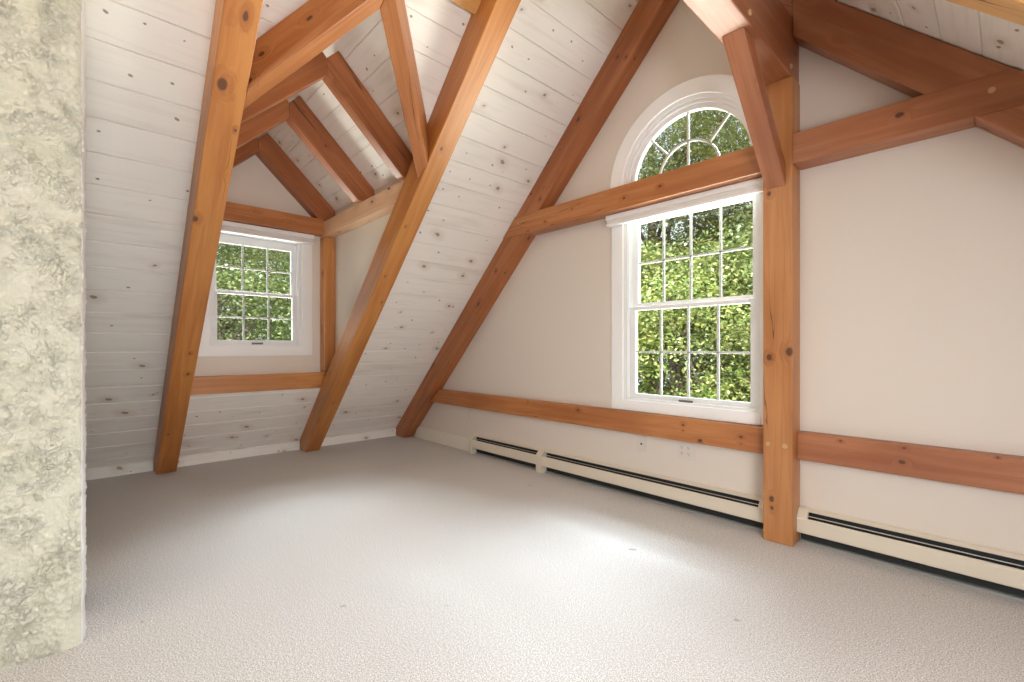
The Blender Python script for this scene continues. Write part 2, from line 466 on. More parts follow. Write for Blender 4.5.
# ------------------------------------------------------------------ walls
def wall_with_holes(name, outer, holes, to3, thick, mat, label):
    """outer/holes: 2-D outlines; to3(u, v, t) -> room point; thickness t"""
    bm = bmesh.new()
    def loop(pts):
        vs = [bm.verts.new((p[0], p[1], 0)) for p in pts]
        return [bm.edges.new((vs[i], vs[(i + 1) % len(vs)])) for i in range(len(vs))]
    es = loop(outer)
    for h in holes: es += loop(h)
    bmesh.ops.triangle_fill(bm, edges=es, use_beauty=True, use_dissolve=False, normal=(0, 0, 1))
    # drop triangles inside holes
    def inside(pt, poly):
        c = False; n = len(poly)
        for i in range(n):
            (x1, y1), (x2, y2) = poly[i], poly[(i + 1) % n]
            if (y1 > pt[1]) != (y2 > pt[1]) and pt[0] < (x2 - x1) * (pt[1] - y1) / (y2 - y1) + x1: c = not c
        return c
    kill = [f for f in bm.faces if any(inside(f.calc_center_median()[:2], h) for h in holes)]
    bmesh.ops.delete(bm, geom=kill, context='FACES_ONLY')
    r = bmesh.ops.extrude_face_region(bm, geom=bm.faces[:])
    nv = {g for g in r['geom'] if isinstance(g, bmesh.types.BMVert)}
    for v in bm.verts:
        v.co = Vector(to3(v.co.x, v.co.y, thick if v in nv else 0)) * K
    return props(obj(name, bm, mat), label, kind='structure')

# gable window unit numbers
GC = -1.357                 # centre line of both gable windows
HZ = 2.09                   # spring line of the half-round
gx0, gx1 = -1.80, -.914     # rough opening of the double-hung
arc = lambda r, n=40, z=HZ: [(GC + r * math.cos(PI * i / n), z + r * math.sin(PI * i / n)) for i in range(n + 1)]
hole_dh = [(gx0, .63), (gx1, .63), (gx1, 1.93), (gx0, 1.93)]
hole_hr = arc(.455)
wall_with_holes('wall_gable', [(-P - .05, -.05), (RP + .05, -.05), (RP + .05, .0), (XR, ZR + .02), (-P - .05, 0)], [hole_dh, hole_hr],
                lambda u, v, t: (u, YW + t, v), .115, M_wall, 'beige painted gable wall')
# back wall
bm = bmesh.new(); box(bm, -P - .1, RP + .1, YB - .08, YB, -.05, ZR + .1)
props(obj('wall_back', bm, M_wall), 'plain beige wall at the back of the attic', kind='structure')
# dormer front wall and cheeks
dw0, dw1 = .722, 1.432
pk = lambda y: DZP + .012 - DS * abs(y - DC)
wall_with_holes('wall_dormer', [(DY0 - .03, .55), (DY1 + .03, .55), (DY1 + .03, pk(DY1 + .03)), (DC, DZP + .012), (DY0 - .03, pk(DY0 - .03))],
                [[(dw0, .995), (dw1, .995), (dw1, 1.95), (dw0, 1.95)]],
                lambda u, v, t: (DXW - t, u, v), .115, M_dwall, 'cream wall of the dormer around its window')
for nm, y0, y1 in (('wall_dormer_cheek', DY1, DY1 + .03), ('wall_dormer_cheek.001', DY0 - .03, DY0)):
    zt_ = DZP - DS * (DY1 - DC)
    bm = bmesh.new()
    pts = [(DXW, DXW + P + .014), (DXW, zt_ + .03), (zt_ + .016 - P, zt_ + .03)]
    a = [bm.verts.new(Vector((x, y0, z)) * K) for x, z in pts]; b2 = [bm.verts.new(Vector((x, y1, z)) * K) for x, z in pts]
    bm.faces.new(a); bm.faces.new(b2[::-1])
    for i in range(3): bm.faces.new((a[i], a[(i + 1) % 3], b2[(i + 1) % 3], b2[i]))
    props(obj(nm, bm, M_dwall), 'cream side cheek of the dormer', kind='structure')

# textured plaster wall beside the viewer
def plaster_h(p):
    q_ = Vector(p)
    n1 = noise.fractal(q_ * 10.0, 1.0, 2.0, 3)
    n2 = noise.noise(q_ * 30.0 + Vector((5, 1, 2)))
    n4 = noise.fractal(q_ * 75.0 + Vector((9, 4, 1)), 1.0, 2.0, 3)
    ridge = max(0.0, .20 - abs(noise.noise(q_ * 19.0 + Vector((n2 * .9, n1 * .8, n2))))) / .20
    ridge2 = max(0.0, .16 - abs(noise.noise(q_ * 42.0 + Vector((n1, 7, n2 * .7))))) / .16
    patch = max(0.0, min(1.0, (n1 + .15) * 2.6))
    step = max(0.0, min(1.0, n2 * 9.0)) * patch
    return .0030 * ridge ** 2 * (.25 + patch) + .0018 * ridge2 * patch + .0020 * step + .0026 * max(-.25, n4) * (.25 + patch)
bm = bmesh.new()
path = []                   # (x, y, nx, ny)
XP = -2.122
for i in range(20): path.append((XP, -.70 + i * .4 / 20, 1, 0))
for i in range(90): path.append((XP, -.30 + i * (.30 - .010) / 89, 1, 0))
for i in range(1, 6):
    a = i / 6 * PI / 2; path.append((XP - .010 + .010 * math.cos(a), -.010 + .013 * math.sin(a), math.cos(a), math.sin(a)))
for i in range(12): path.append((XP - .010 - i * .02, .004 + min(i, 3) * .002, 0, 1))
rows = []
NZ = 640
for j in range(NZ + 1):
    z = -.01 + j * 2.40 / NZ
    row = []
    for (x, y, nx, ny) in path:
        h = 2.0 * plaster_h((x * K, y * K, z * K)) / K
        wob = .0022 * noise.noise(Vector((0, 3, z * 14))) / K + .0012
        row.append(bm.verts.new(((x + nx * h) * K, (y - .0065 + ny * (h * .5 + wob)) * K, z * K)))
    rows.append(row)
for r0, r1 in zip(rows, rows[1:]):
    for i in range(len(path) - 1): bm.faces.new((r0[i], r0[i + 1], r1[i + 1], r1[i]))
box(bm, -3.0, XP - .012, YB, -.012, -.01, 1.80)
box(bm, -2.55, XP - .012, YB, -.012, -.01, 2.25)
box(bm, XP - .2, XP - .001, YB, -.655, -.01, 2.69)
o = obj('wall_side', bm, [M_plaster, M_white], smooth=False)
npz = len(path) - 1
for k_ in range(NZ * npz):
    if k_ % npz >= npz - 13: o.data.polygons[k_].material_index = 1  # end face whitened to stand in for window light on the corner
for p_ in o.data.polygons[:NZ * (len(path) - 1)]: p_.use_smooth = True
props(o, 'cream wall of rough trowelled plaster ending in a square corner', kind='structure')

# baseboards
segs = [(YB, .4185), (.5528, 1.5515), (1.6856, YG)]
for i, (a, b_) in enumerate(segs):
    y0 = a + (.001 if i else 0)
    bm = bmesh.new()
    pts = [(-4.735, 0), (-4.715, 0), (-4.715, .078), (-4.735, .082)]
    va = [bm.verts.new(Vector((x, y0, z)) * K) for x, z in pts]; vb = [bm.verts.new(Vector((x, b_ - .001, z)) * K) for x, z in pts]
    for k in range(4): bm.faces.new((va[k], va[(k + 1) % 4], vb[(k + 1) % 4], vb[k]))
    bm.faces.new(va); bm.faces.new(vb[::-1])
    m = slope_frame((0, 0, 0), (0, 1, 0), (0, 0, 1)).inverted()
    oo = obj('baseboard_west' + ('' if i == 0 else '.%03d' % i), bm, None or M_plank)
    # put grain along the board: local x = Y
    Mx = Matrix(((0, 0, 1, 0), (1, 0, 0, 0), (0, 1, 0, .45 * PW), (0, 0, 0, 1)))
    oo.data.transform(Mx.inverted()); oo.matrix_world = Mx
    props(oo, 'whitewashed baseboard under the sloping boards', kind='structure')
bm = bmesh.new(); box(bm, -4.475, -3.452, YW - .016, YW + .001, 0, .122, .003)
props(obj('baseboard_gable', bm, M_base), 'short cream baseboard between the gable rafter and the heater', kind='structure')

# ------------------------------------------------------------------ windows
def frame_rect(bm, ax, u0, u1, v0, v1, w_, t0, t1, wb=None, wt=None, bev=.003):
    """four members of a rectangular frame; ax(u, v, t) -> x, y, z"""
    wb = wb or w_; wt = wt or w_
    for (a, b_, c, d) in ((u0, u0 + w_, v0, v1), (u1 - w_, u1, v0, v1), (u0 + w_, u1 - w_, v0, v0 + wb), (u0 + w_, u1 - w_, v1 - wt, v1)):
        p, q_ = ax(a, c, t0), ax(b_, d, t1)
        box(bm, *[f(p[i], q_[i]) for i in range(3) for f in (min, max)], bev)

def bars(bm, ax, rects, t0, t1, bev=.002):
    for (a, b_, c, d) in rects:
        p, q_ = ax(a, c, t0), ax(b_, d, t1)
        box(bm, *[f(p[i], q_[i]) for i in range(3) for f in (min, max)], bev)

def mesh_box(name, mat, ax, r, t0, t1, parent, bev=0.0):
    bm = bmesh.new(); bars(bm, ax, [r], t0, t1, bev) if bev else bars(bm, ax, [r], t0, t1, 0)
    return obj(name, bm, mat, parent)

def double_hung(name, ax, cas, opening, glass, meet, ncol, label, lift):
    """cas: outer casing (u0,u1,v0,v1); opening: frame outer; glass: (u0,u1,vb,vt); meet: (lower glass top, upper glass bottom)"""
    bm = bmesh.new()
    cu0, cu1, cv0, cv1 = cas
    o0, o1, ob, ot = opening
    fw = .032
    for r in ((cu0, o0 + .004, cv0, cv1), (o1 - .004, cu1, cv0, cv1), (o0 + .004, o1 - .004, cv0, ob + .012), (o0 + .004, o1 - .004, ot - .012, cv1)):
        bars(bm, ax, [r], -.016, .0005, .003)
    root = obj(name, bm, M_white)
    props(root, label, kind='structure')
    bm = bmesh.new(); frame_rect(bm, ax, o0 + .001, o1 - .001, ob + .001, ot - .001, fw, .0008, .11, .026, .026)
    bars(bm, ax, [(o0 + fw - .004, o0 + fw + .007, ob + .02, ot - .02), (o1 - fw - .007, o1 - fw + .004, ob + .02, ot - .02)], .010, .022)
    obj('window_frame', bm, M_vinyl, root)
    g0, g1, gb, gt = glass
    sw = .034
    lt, ub = meet
    def sash(nm, vb, vt, gb_, gt_, t, wb_, wt_):
        bm = bmesh.new()
        bars(bm, ax, [(o0 + fw - .001, g0, vb, vt), (g1, o1 - fw + .001, vb, vt), (g0, g1, vb, gb_), (g0, g1, gt_, vt)], t, t + .03, .003)
        s_ = obj(nm, bm, M_vinyl, root)
        bm = bmesh.new()
        m_ = .0068
        R = [(g0 + (g1 - g0) * i / ncol - m_, g0 + (g1 - g0) * i / ncol + m_, gb_, gt_) for i in range(1, ncol)]
        mid = (gb_ + gt_) / 2
        R += [(g0, g1, mid - m_, mid + m_)]
        bars(bm, ax, R, t + .006, t + .020)
        obj('muntins', bm, M_munt, s_)
        bm = bmesh.new(); bars(bm, ax, [(g0 - .004, g1 + .004, gb_ - .004, gt_ + .004)], t + .0225, t + .0255, 0)
        obj('glass_pane', bm, M_glass, s_)
        return s_
    lo = sash('lower_sash', ob + .02, lt + .024, gb, lt, .026, 0, 0)
    up = sash('upper_sash', ub - .03, ot - .018, ub, gt, .060, 0, 0)
    c = lift
    bm = bmesh.new()
    bars(bm, ax, [(c[0], c[1], c[2], c[3])], .014, .0258, .002)
    bars(bm, ax, [(c[0] + .012, c[1] - .012, c[2] + .004, c[3] - .005)], .009, .015, .001)
    props(obj('sash_lift', bm, M_lock, lo), 'dark bronze sash lift')
    return root

axg = lambda u, v, t: (u, YW + t, v)
double_hung('window_1', axg, (-1.886, -.8695, .5745, 1.905), (gx0, gx1, .632, 1.925), (-1.722, -.984, .688, 1.845), (1.25, 1.300), 4,
            'tall white double-hung window with small panes in the gable wall', (-1.405, -1.318, .650, .671))
axd = lambda u, v, t: (DXW - t, u, v)
double_hung('window_3', axd, (.607, 1.513, .93, 2.0), (dw0, dw1, .997, 1.948), (.788, 1.357, 1.060, 1.852), (1.436, 1.470), 3,
            'small white double-hung window in the dormer', (1.034, 1.118, 1.021, 1.040))

# half-round window
def ring(bm, r0, r1, t0, t1, z=HZ, n=56, cx=GC, a0=0.0, a1=PI, drop=0.0):
    prof = [(r0, t1), (r0, t0), (r1, t0), (r1, t1)]
    cols = []
    for i in range(n + 1):
        a = a0 + (a1 - a0) * i / n
        cols.append([bm.verts.new(Vector((cx + r * math.cos(a), YW + t, z + r * math.sin(a))) * K) for r, t in prof])
    for c0, c1 in zip(cols, cols[1:]):
        for k in range(4): bm.faces.new((c0[k], c0[(k + 1) % 4], c1[(k + 1) % 4], c1[k]))
    bm.faces.new(cols[0]); bm.faces.new(cols[-1][::-1])
bm = bmesh.new(); ring(bm, .448, .541, -.016, .0005)
for sx in (-1, 1):
    a, b_ = sorted((GC + sx * .448, GC + sx * .541))
    if sx > 0: b_ = min(b_, -.8695)
    box(bm, a, b_, YW - .016, YW + .0005, 1.93, HZ)
hr = props(obj('window_2', bm, M_white), 'white half-round window above the cross timber', kind='structure')
bm = bmesh.new(); ring(bm, .425, .4545, .001, .11); ring(bm, .405, .428, .012, .05)
box(bm, GC - .4545, GC + .4545, YW + .001, YW + .11, HZ - .03, HZ)
obj('window_frame', bm, M_vinyl, hr)
bm = bmesh.new(); ring(bm, .376, .412, .03, .062)
box(bm, GC - .376, GC + .376, YW + .03, YW + .062, HZ, HZ + .034)
sash_o = obj('sash', bm, M_vinyl, hr)
bm = bmesh.new()
ring(bm, .190, .203, .038, .052, n=30)
box(bm, GC - .0068, GC + .0068, YW + .038, YW + .052, HZ + .034, HZ + .378)
for a in (48, 132):
    c_, s_ = math.cos(math.radians(a)), math.sin(math.radians(a))
    v = []
    for r in (.2, .379):
        for wd in (-.0065, .0065):
            for t in (.038, .052):
                v.append(bm.verts.new(Vector((GC + c_ * r - s_ * wd, YW + t, HZ + s_ * r + c_ * wd)) * K))
    for q_ in ((0, 1, 3, 2), (4, 6, 7, 5), (0, 4, 5, 1), (2, 3, 7, 6), (0, 2, 6, 4), (1, 5, 7, 3)): bm.faces.new([v[i] for i in q_])
obj('muntins', bm, M_munt, sash_o)
bm = bmesh.new()
pts = [(GC + .38 * math.cos(PI * i / 40), HZ + .38 * math.sin(PI * i / 40)) for i in range(41)]
va = [bm.verts.new(Vector((x, YW + .0545, z)) * K) for x, z in pts]; vb = [bm.verts.new(Vector((x, YW + .0575, z)) * K) for x, z in pts]
bm.faces.new(va); bm.faces.new(vb[::-1])
for i in range(41): bm.faces.new((va[i], va[(i + 1) % 41], vb[(i + 1) % 41], vb[i]))
obj('glass_pane', bm, M_glass, sash_o)

# blinds drawn up under the timbers
def blind(ax, u0, u1, v0, v1, t0, label):
    loc = ax((u0 + u1) / 2, v0, t0)
    r = empty('window_blind', loc)
    props(r, label, 'window blind', 'drawn-up window blinds')
    def part(nm, m, vs, a, b_, bev):
        bm = bmesh.new()
        for (c, d) in vs:
            p, q_ = ax(u0 if nm != 'shade_stack' else u0 + .006, c, a), ax(u1 if nm != 'shade_stack' else u1 - .006, d, b_)
            box(bm, *[f(p[i], q_[i]) for i in range(3) for f in (min, max)], bev, loc)
        return obj(nm, bm, m, r)
    h = v1 - v0
    part('headrail', M_white, [(v0 + h * .58, v1)], t0, -.018, .004)
    n = 5; a = v0 + h * .24; b_ = v0 + h * .57
    part('shade_stack', M_blind, [(a + (b_ - a) * i / n, a + (b_ - a) * (i + .86) / n) for i in range(n)], t0 + .008, -.022, .0015)
    part('bottom_rail', M_white, [(v0, v0 + h * .22)], t0 + .003, -.019, .004)
    return r
blind(axg, -1.903, -.8695, 1.838, 1.912, -.062, 'white pleated blind drawn up over the tall gable window')
blind(axd, .60, 1.515, 1.92, 2.004, -.062, 'white pleated blind drawn up over the small dormer window')

# ------------------------------------------------------------------ main timbers
nL = (-1, 0, 1)             # away from the room, west slope
nE = (1, 0, 1)
def west_rafter(y0, y1, mat, label, s=S, bottom=True, group=None):
    yc = (y0 + y1) / 2
    p0 = (-s - .25, yc, -.25); p1 = (XR + .05, yc, XR + .05 + s)
    cuts = [((0, 0, .0005), (0, 0, -1)), ((-4.7145 if y1 < 2.6 else -4.77, 0, 0), (-1, 0, 0)), ((XR - .0005, 0, 0), (1, 0, 0))]
    return timber('rafter', p0, p1, (0, 1, 0), nL, y1 - y0, (P - s) / R2 - .001, mat, cuts, .006, label, 'rafter', group)
raf1 = west_rafter(.4185, .5528, W1, 'broad honey-coloured rafter standing on the carpet by the plaster wall')
raf2 = west_rafter(1.5515, 1.6856, W2, 'orange rafter between the dormer and the gable, with a valley timber notched into it')
rafG = west_rafter(YG, YW - .001, WGk, 'dark reddish rafter climbing against the gable wall from the carpet', 4.548)
def east_rafter(y0, y1, mat, label):
    yc = (y0 + y1) / 2
    p0 = (XR - .05, yc, RS - XR + .05); p1 = (RS + .2, yc, -.2)
    return timber('rafter', p0, p1, (0, 1, 0), nE, y1 - y0, (RP - RS) / R2 - .002, mat, [((0, 0, .0005), (0, 0, -1)), ((PX1 - .0005, 0, 0), (-1, 0, 0))], .006, label, 'rafter')
PX0, PX1, PZ = -.8685, -.7308, 2.362
rafE = east_rafter(YG, YW - .001, W_r, 'deep red-brown rafter sloping down the gable wall behind the pegged cross timber')
rafY = east_rafter(1.607, 1.72, W_y, 'yellow rafter just showing in the upper corner under the far slope')  # window light on this rafter put into its paler yellow timber

# their heads beyond the purlin, up to the ridge
for r_, y0, y1, m_ in ((rafE, YG, YW - .001, W_r), (rafY, 1.607, 1.72, W_y)):
    h_ = timber('rafter_head', (XR - .05, (y0 + y1) / 2, RS - XR + .05), (RS, (y0 + y1) / 2, 0), (0, 1, 0), nE, y1 - y0, (RP - RS) / R2 - .002, m_,
                [((XR + .0005, 0, 0), (-1, 0, 0)), ((PX1 - .0005, 0, 0), (1, 0, 0)), ((0, 0, PZ + .2935), (0, 0, -1))], .006)
    h_.parent = r_; h_.matrix_local = MAT[r_.name].inverted() @ MAT[h_.name]
# post, purlin, brace

post = timber('post', ((PX0 + PX1) / 2, YG, 0.0005), ((PX0 + PX1) / 2, YG, PZ - .001), (1, 0, 0), (0, 1, 0), PX1 - PX0, YW - YG - .001, WP, (), .006,
              'square upright timber post standing beside the tall gable window', 'post')
purlin = timber('purlin', ((PX0 + PX1) / 2 - .004, -2.6, PZ), ((PX0 + PX1) / 2 - .004, YW - .002, PZ), (-1, 0, 0), (0, 0, 1), PX1 - PX0, .292, W_r, (), .007,
                'heavy overhead timber resting on the top of the upright post', 'beam')
bx = -.808
brace = timber('knee_brace', (bx, YG + .06, 4.41 - YG - .06), (bx, 1.9, 4.41 - 1.9), (1, 0, 0), (0, 1, 1), .094, .080, W_r,
               [((0, YG - .0008, 0), (0, 1, 0)), ((0, 0, PZ - .0008), (0, 0, 1))], .006, 'short slanting brace between upright post and overhead timber', 'brace')
# cross timbers of the gable, lapped over the rafters
gz0, gz1 = 1.915, 2.064
girtL = timber('cross_timber', (-3.1, YG, (gz0 + gz1) / 2), (PX0 - .0008, YG, (gz0 + gz1) / 2), (0, 0, 1), (0, 1, 0), gz1 - gz0, YW - YG - .001, WXL,
               [((-4.548 + .0016, 0, 0), (-1, 0, 1))], .005, 'horizontal timber crossing between the half-round window and the tall window', 'beam')
lap = timber('lapped_face', (-3.1, YG - .0075, (gz0 + gz1) / 2), (PX0 - .0008, YG - .0075, (gz0 + gz1) / 2), (0, 0, 1), (0, 1, 0), gz1 - gz0 + .001, .0074, WXL,
       [((-P + .003, 0, 0), (-1, 0, 1))], .003)
def adopt(child, par):
    child.parent = par; child.matrix_local = MAT[par.name].inverted() @ MAT[child.name]
adopt(lap, girtL)
girtR = timber('cross_timber', (PX1 + .0008, YG, (gz0 + gz1) / 2), (.6, YG, (gz0 + gz1) / 2), (0, 0, 1), (0, 1, 0), gz1 - gz0, YW - YG - .001, WXR,
               [((RS - .0016, 0, 0), (1, 0, 1))], .005, 'horizontal timber running from the upright post over the deep rafter', 'beam')
lap2 = timber('lapped_face', (PX1 + .0008, YG - .0075, (gz0 + gz1) / 2), (.6, YG - .0075, (gz0 + gz1) / 2), (0, 0, 1), (0, 1, 0), gz1 - gz0 + .001, .0074, WXR,
              [((RP - .006, 0, 0), (1, 0, 1))], .003)
adopt(lap2, girtR)
peg(lap, (-2.70, YG - .009, 2.005), (0, -1, 0), M_endpeg); peg(lap2, (-.041, YG - .009, 2.0), (0, -1, 0), M_endpeg)
for x in (-.842, -.765): peg(post, (x, YG - .002, .5), (0, -1, 0), M_endpeg)
for y in (2.04, 2.64 - .06): peg(purlin, (PX1 - .004 + .002, y, 2.40), (1, 0, 0), M_endpeg)

# lower rails
rz0, rz1 = .430, .571
railL = timber('wall_rail', (-4.4, YR, (rz0 + rz1) / 2), (PX0 - .0008, YR, (rz0 + rz1) / 2), (0, 0, 1), (0, 1, 0), rz1 - rz0, YW - YR - .001, WRL,
               [((-4.548 + .0016, 0, 0), (-1, 0, 1))], .005, 'long low horizontal timber rail under the tall gable window', 'rail')
railR = timber('wall_rail', (PX1 + .0008, YR, (rz0 + rz1) / 2), (1.2, YR, (rz0 + rz1) / 2), (0, 0, 1), (0, 1, 0), rz1 - rz0, YW - YR - .001, WRR,
               [((RS - .0016, 0, 0), (1, 0, 1))], .005, 'low horizontal timber rail on the plain wall beyond the upright post', 'rail')

# ------------------------------------------------------------------ dormer timbers
hd = DXF - DXW - .001
timber('dormer_rail', (DXF, DY0 + .001, .703), (DXF, DY1 - .001, .703), (0, 0, 1), (-1, 0, 0), .144, hd, W_l, (), .005,
       'short orange timber rail under the small dormer window', 'rail')
for y0, y1, lb in ((1.587, DY1 - .001, 'slim upright timber in the dormer corner beside the small window'),):
    timber('dormer_post', (DXF, (y0 + y1) / 2, .7765), (DXF, (y0 + y1) / 2, 2.0), (0, 1, 0), (-1, 0, 0), y1 - y0, hd, W_l, (), .006, lb, 'post')
timber('dormer_header', (DXF, .52, 2.079), (DXF, 1.5855, 2.079), (0, 0, 1), (-1, 0, 0), .142, hd, W, (), .005,
       'horizontal reddish timber over the small dormer window', 'beam')
PLZ = 2.134
timber('dormer_plate', (DXF - .098, 1.587, (2.002 + PLZ) / 2), (-2.4, 1.587, (2.002 + PLZ) / 2), (0, 0, 1), (0, 1, 0), PLZ - 2.002, DY1 - 1.587 - .001, W_p,
       [((-P - .014, 0, 0), (1, 0, -1))], .005, 'pale pinkish timber along the top of the dormer cheek', 'beam')
# the hidden twin still carries the rafter feet on that side
timber('dormer_plate', (DXF - .098, .518, (2.002 + PLZ) / 2), (-2.4, .518, (2.002 + PLZ) / 2), (0, 0, 1), (0, -1, 0), PLZ - 2.002, .518 - DY0 - .001, W_p,
       [((-P - .014, 0, 0), (1, 0, -1))], .005, 'pale timber along the dormer cheek mostly hidden behind the broad rafter', 'beam')
DN = math.hypot(1, DS)
where = {0: 'flat against the dormer end wall', 1: 'in the middle of the dormer', 2: 'closest to the slanting valley timbers'}
for i, (xf, wd) in enumerate(((-4.18, .10), (-3.408, .088), (-2.732, .076))):
    for sg in (1, -1):
        xc = xf - wd / 2
        p0 = (xc, DC - sg * .05, DZS + DS * .05); p1 = (xc, DC + sg * .75, DZS - DS * .75)
        cuts = [((0, DC + sg * .0005, 0), (0, -sg, 0)), ((0, 0, PLZ + .001), (0, 0, -1)), ((0, (DY1 - .001) if sg > 0 else DY0 + .001, 0), (0, sg, 0))]
        if i == 0: cuts[1] = ((0, 0, 2.1515), (0, 0, -1))
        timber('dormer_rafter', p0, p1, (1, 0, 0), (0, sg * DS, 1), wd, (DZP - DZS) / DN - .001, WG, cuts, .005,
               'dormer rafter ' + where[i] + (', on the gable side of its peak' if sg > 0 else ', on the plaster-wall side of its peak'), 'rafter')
# valley timbers: bottoms lie in Z = k + (X -/+ Y)/2
VC = 1.022
kR, kL = 4.11, 3.088
for sg, k, c0, lab, m_ in ((1, kR, -.932, 'slanting valley timber falling from the dormer peak to the orange rafter', W),
                           (-1, kL, -2.978, 'slanting valley timber falling from the dormer peak to the broad honey-coloured rafter', W)):
    if sg > 0: f = lambda y: (c0 - y, y, k + (c0 - 2 * y) / 2)
    else: f = lambda y: (c0 + y, y, k + (c0 + 2 * y) / 2)
    ya, yb = (VC - .08, 1.62) if sg > 0 else (VC + .08, .48)
    p0, p1 = Vector(f(ya)), Vector(f(yb))
    wdir = Vector((1, 1, 0)) if sg > 0 else Vector((1, -1, 0))
    ax = (p1 - p0).normalized(); nd = ax.cross(wdir.normalized())
    if nd.z < 0: nd = -nd
    cuts = [((-1.975, 0, 2.771), (1, 0, 1)), ((0, VC + sg * .0005, 0), (0, -sg, 0)), ((0, 1.5510 if sg > 0 else .5533, 0), (0, sg, 0))]
    timber('valley_rafter', p0, p1, wdir, nd, .084, .178 if sg > 0 else .152, m_, cuts, .005, lab, 'rafter', top=.012)
# short header at the head of the valleys
x0, z0 = -1.974, 2.771
timber('header', (x0 + .075, .5535, z0 + .075), (x0 + .075, 1.5505, z0 + .075), (1, 0, 1), nL, .15 * R2 * .75, (P - (z0 - x0)) / R2 - .001, W_y, (), .004,
       'short yellow header between the two rafters above the dormer peak', 'beam')

# ------------------------------------------------------------------ baseboard heaters
def heater(x0, x1, label, cap0=True, cap1=False, plain0=0.0, plain1=0.0, splice=False):
    off = ((x0 + x1) / 2, YW - .03, 0)
    r = empty('baseboard_heater', off)
    props(r, label, 'baseboard heater', 'baseboard heaters along the gable wall')
    def ex(nm, pts, a, b_, m):
        bm = bmesh.new(); extrude_profile(bm, pts, a, b_, off); return obj(nm, bm, m, r)
    yb = YW - .0006
    ex('back_panel', [(yb, .004), (yb, .181), (yb - .006, .181), (yb - .020, .176), (yb - .032, .168), (yb - .030, .165), (yb - .018, .172), (yb - .004, .177), (yb - .004, .012)], x0, x1, M_heat)
    sa, sb = x0 + plain0, x1 - plain1
    ex('front_cover', [(yb - .056, .060), (yb - .062, .064), (yb - .062, .132), (yb - .058, .137), (yb - .052, .137), (yb - .054, .132), (yb - .058, .130), (yb - .058, .066), (yb - .054, .062)], x0, x1, M_heat)
    ex('damper', [(yb - .0405, .1495), (yb - .0455, .1505), (yb - .0475, .1475), (yb - .0425, .1465)], sa, sb, M_metal)
    ex('heating_element', [(yb - .012, .058), (yb - .050, .058), (yb - .050, .120), (yb - .012, .120)], sa + .01, sb - .01, M_dark)
    ex('bottom_flange', [(yb - .001, .001), (yb - .022, .001), (yb - .022, .010), (yb - .018, .014), (yb - .001, .014)], x0, x1, M_metal)
    ex('inner_panel', [(yb - .0045, .014), (yb - .0045, .172), (yb - .006, .172), (yb - .006, .014)], x0 + .002, x1 - .002, M_dark)
    capP = [(yb, .0015), (yb, .184), (yb - .012, .184), (yb - .034, .174), (yb - .060, .144), (yb - .066, .134), (yb - .066, .0015)]
    hood = [(yb - .001, .182), (yb - .020, .178), (yb - .034, .171), (yb - .058, .142), (yb - .0635, .132), (yb - .0635, .128), (yb - .05, .128), (yb - .03, .16), (yb - .001, .17)]
    if cap0: ex('end_cap', capP, x0 - .034, x0, M_heat)
    if cap1: ex('end_cap', capP, x1, x1 + .034, M_heat)
    if plain0: ex('hood_end', hood, x0, x0 + plain0, M_heat)
    if plain1: ex('hood_end', hood, x1 - plain1, x1, M_heat)
    if splice: ex('joint_cover', capP, x1 - .060, x1 - .001, M_heat)
    return r
XJ = -2.512
heater(-3.408, XJ, 'short cream baseboard heater section at the far end of the gable wall', True, False, 0, 0, True)
heater(XJ, PX0 - .001, 'long cream baseboard heater section under the tall gable window', False, False, 0, .045)
heater(PX1 + .001, .9, 'cream baseboard heater section beyond the upright post', False, False, .045, 0)

# ------------------------------------------------------------------ outlet plates
def plate(name, u0, u1, v0, v1, label, kind):
    c = ((u0 + u1) / 2, YW - .004, (v0 + v1) / 2)
    r = empty(name, c)
    props(r, label, 'outlet', 'wall plates under the rail')
    boxobj('plate', M_plate, u0, u1, YW - .0066, YW - .0005, v0, v1, .0018, r)
    if kind == 'quad':
        for ix in (-1, 1):
            for iz in (-1, 1):
                cx, cz = c[0] + ix * .022, c[2] + iz * .018
                s = boxobj('receptacle', M_plate, cx - .014, cx + .014, YW - .0084, YW - .006, cz - .0125, cz + .0125, .0012, r)
                bm = bmesh.new()
                for dx, hh in ((-.0055, .0045), (.0055, .0036)):
                    box(bm, cx + dx - .0011, cx + dx + .0011, YW - .0092, YW - .0082, cz + .001 - hh + .002, cz + .001 + hh + .002, 0, c)
                box(bm, cx - .0018, cx + .0018, YW - .0092, YW - .0082, cz - .0085, cz - .0050, 0, c)
                obj('slots', bm, M_slot, s)
    elif kind == 'jack':
        bm = bmesh.new(); bmesh.ops.create_cone(bm, cap_ends=True, segments=12, radius1=.0065 * K, radius2=.005 * K, depth=.010 * K)
        o_ = obj('cable_jack', bm, M_slot, r); o_.rotation_euler = (PI / 2, 0, 0); o_.location = (0, -.005 * K, 0)
    for iz in ((-1, 1) if kind != 'quad' else (0,)):
        bm = bmesh.new(); bmesh.ops.create_cone(bm, cap_ends=True, segments=10, radius1=.0028 * K, radius2=.0022 * K, depth=.004 * K)
        o_ = obj('screw', bm, M_plate, r); o_.rotation_euler = (PI / 2, 0, 0); o_.location = (0, -.0032 * K, iz * .036 * K)
plate('cable_plate', -1.690, -1.620, .307, .412, 'narrow ivory wall plate with one cable jack below the tall window', 'jack')
plate('outlet', -1.405, -1.295, .309, .417, 'wide ivory four-socket outlet below the tall window', 'quad')
plate('blank_plate', -3.548, -3.480, .310, .412, 'small ivory plate under the rail near the gable rafter foot', 'blank')

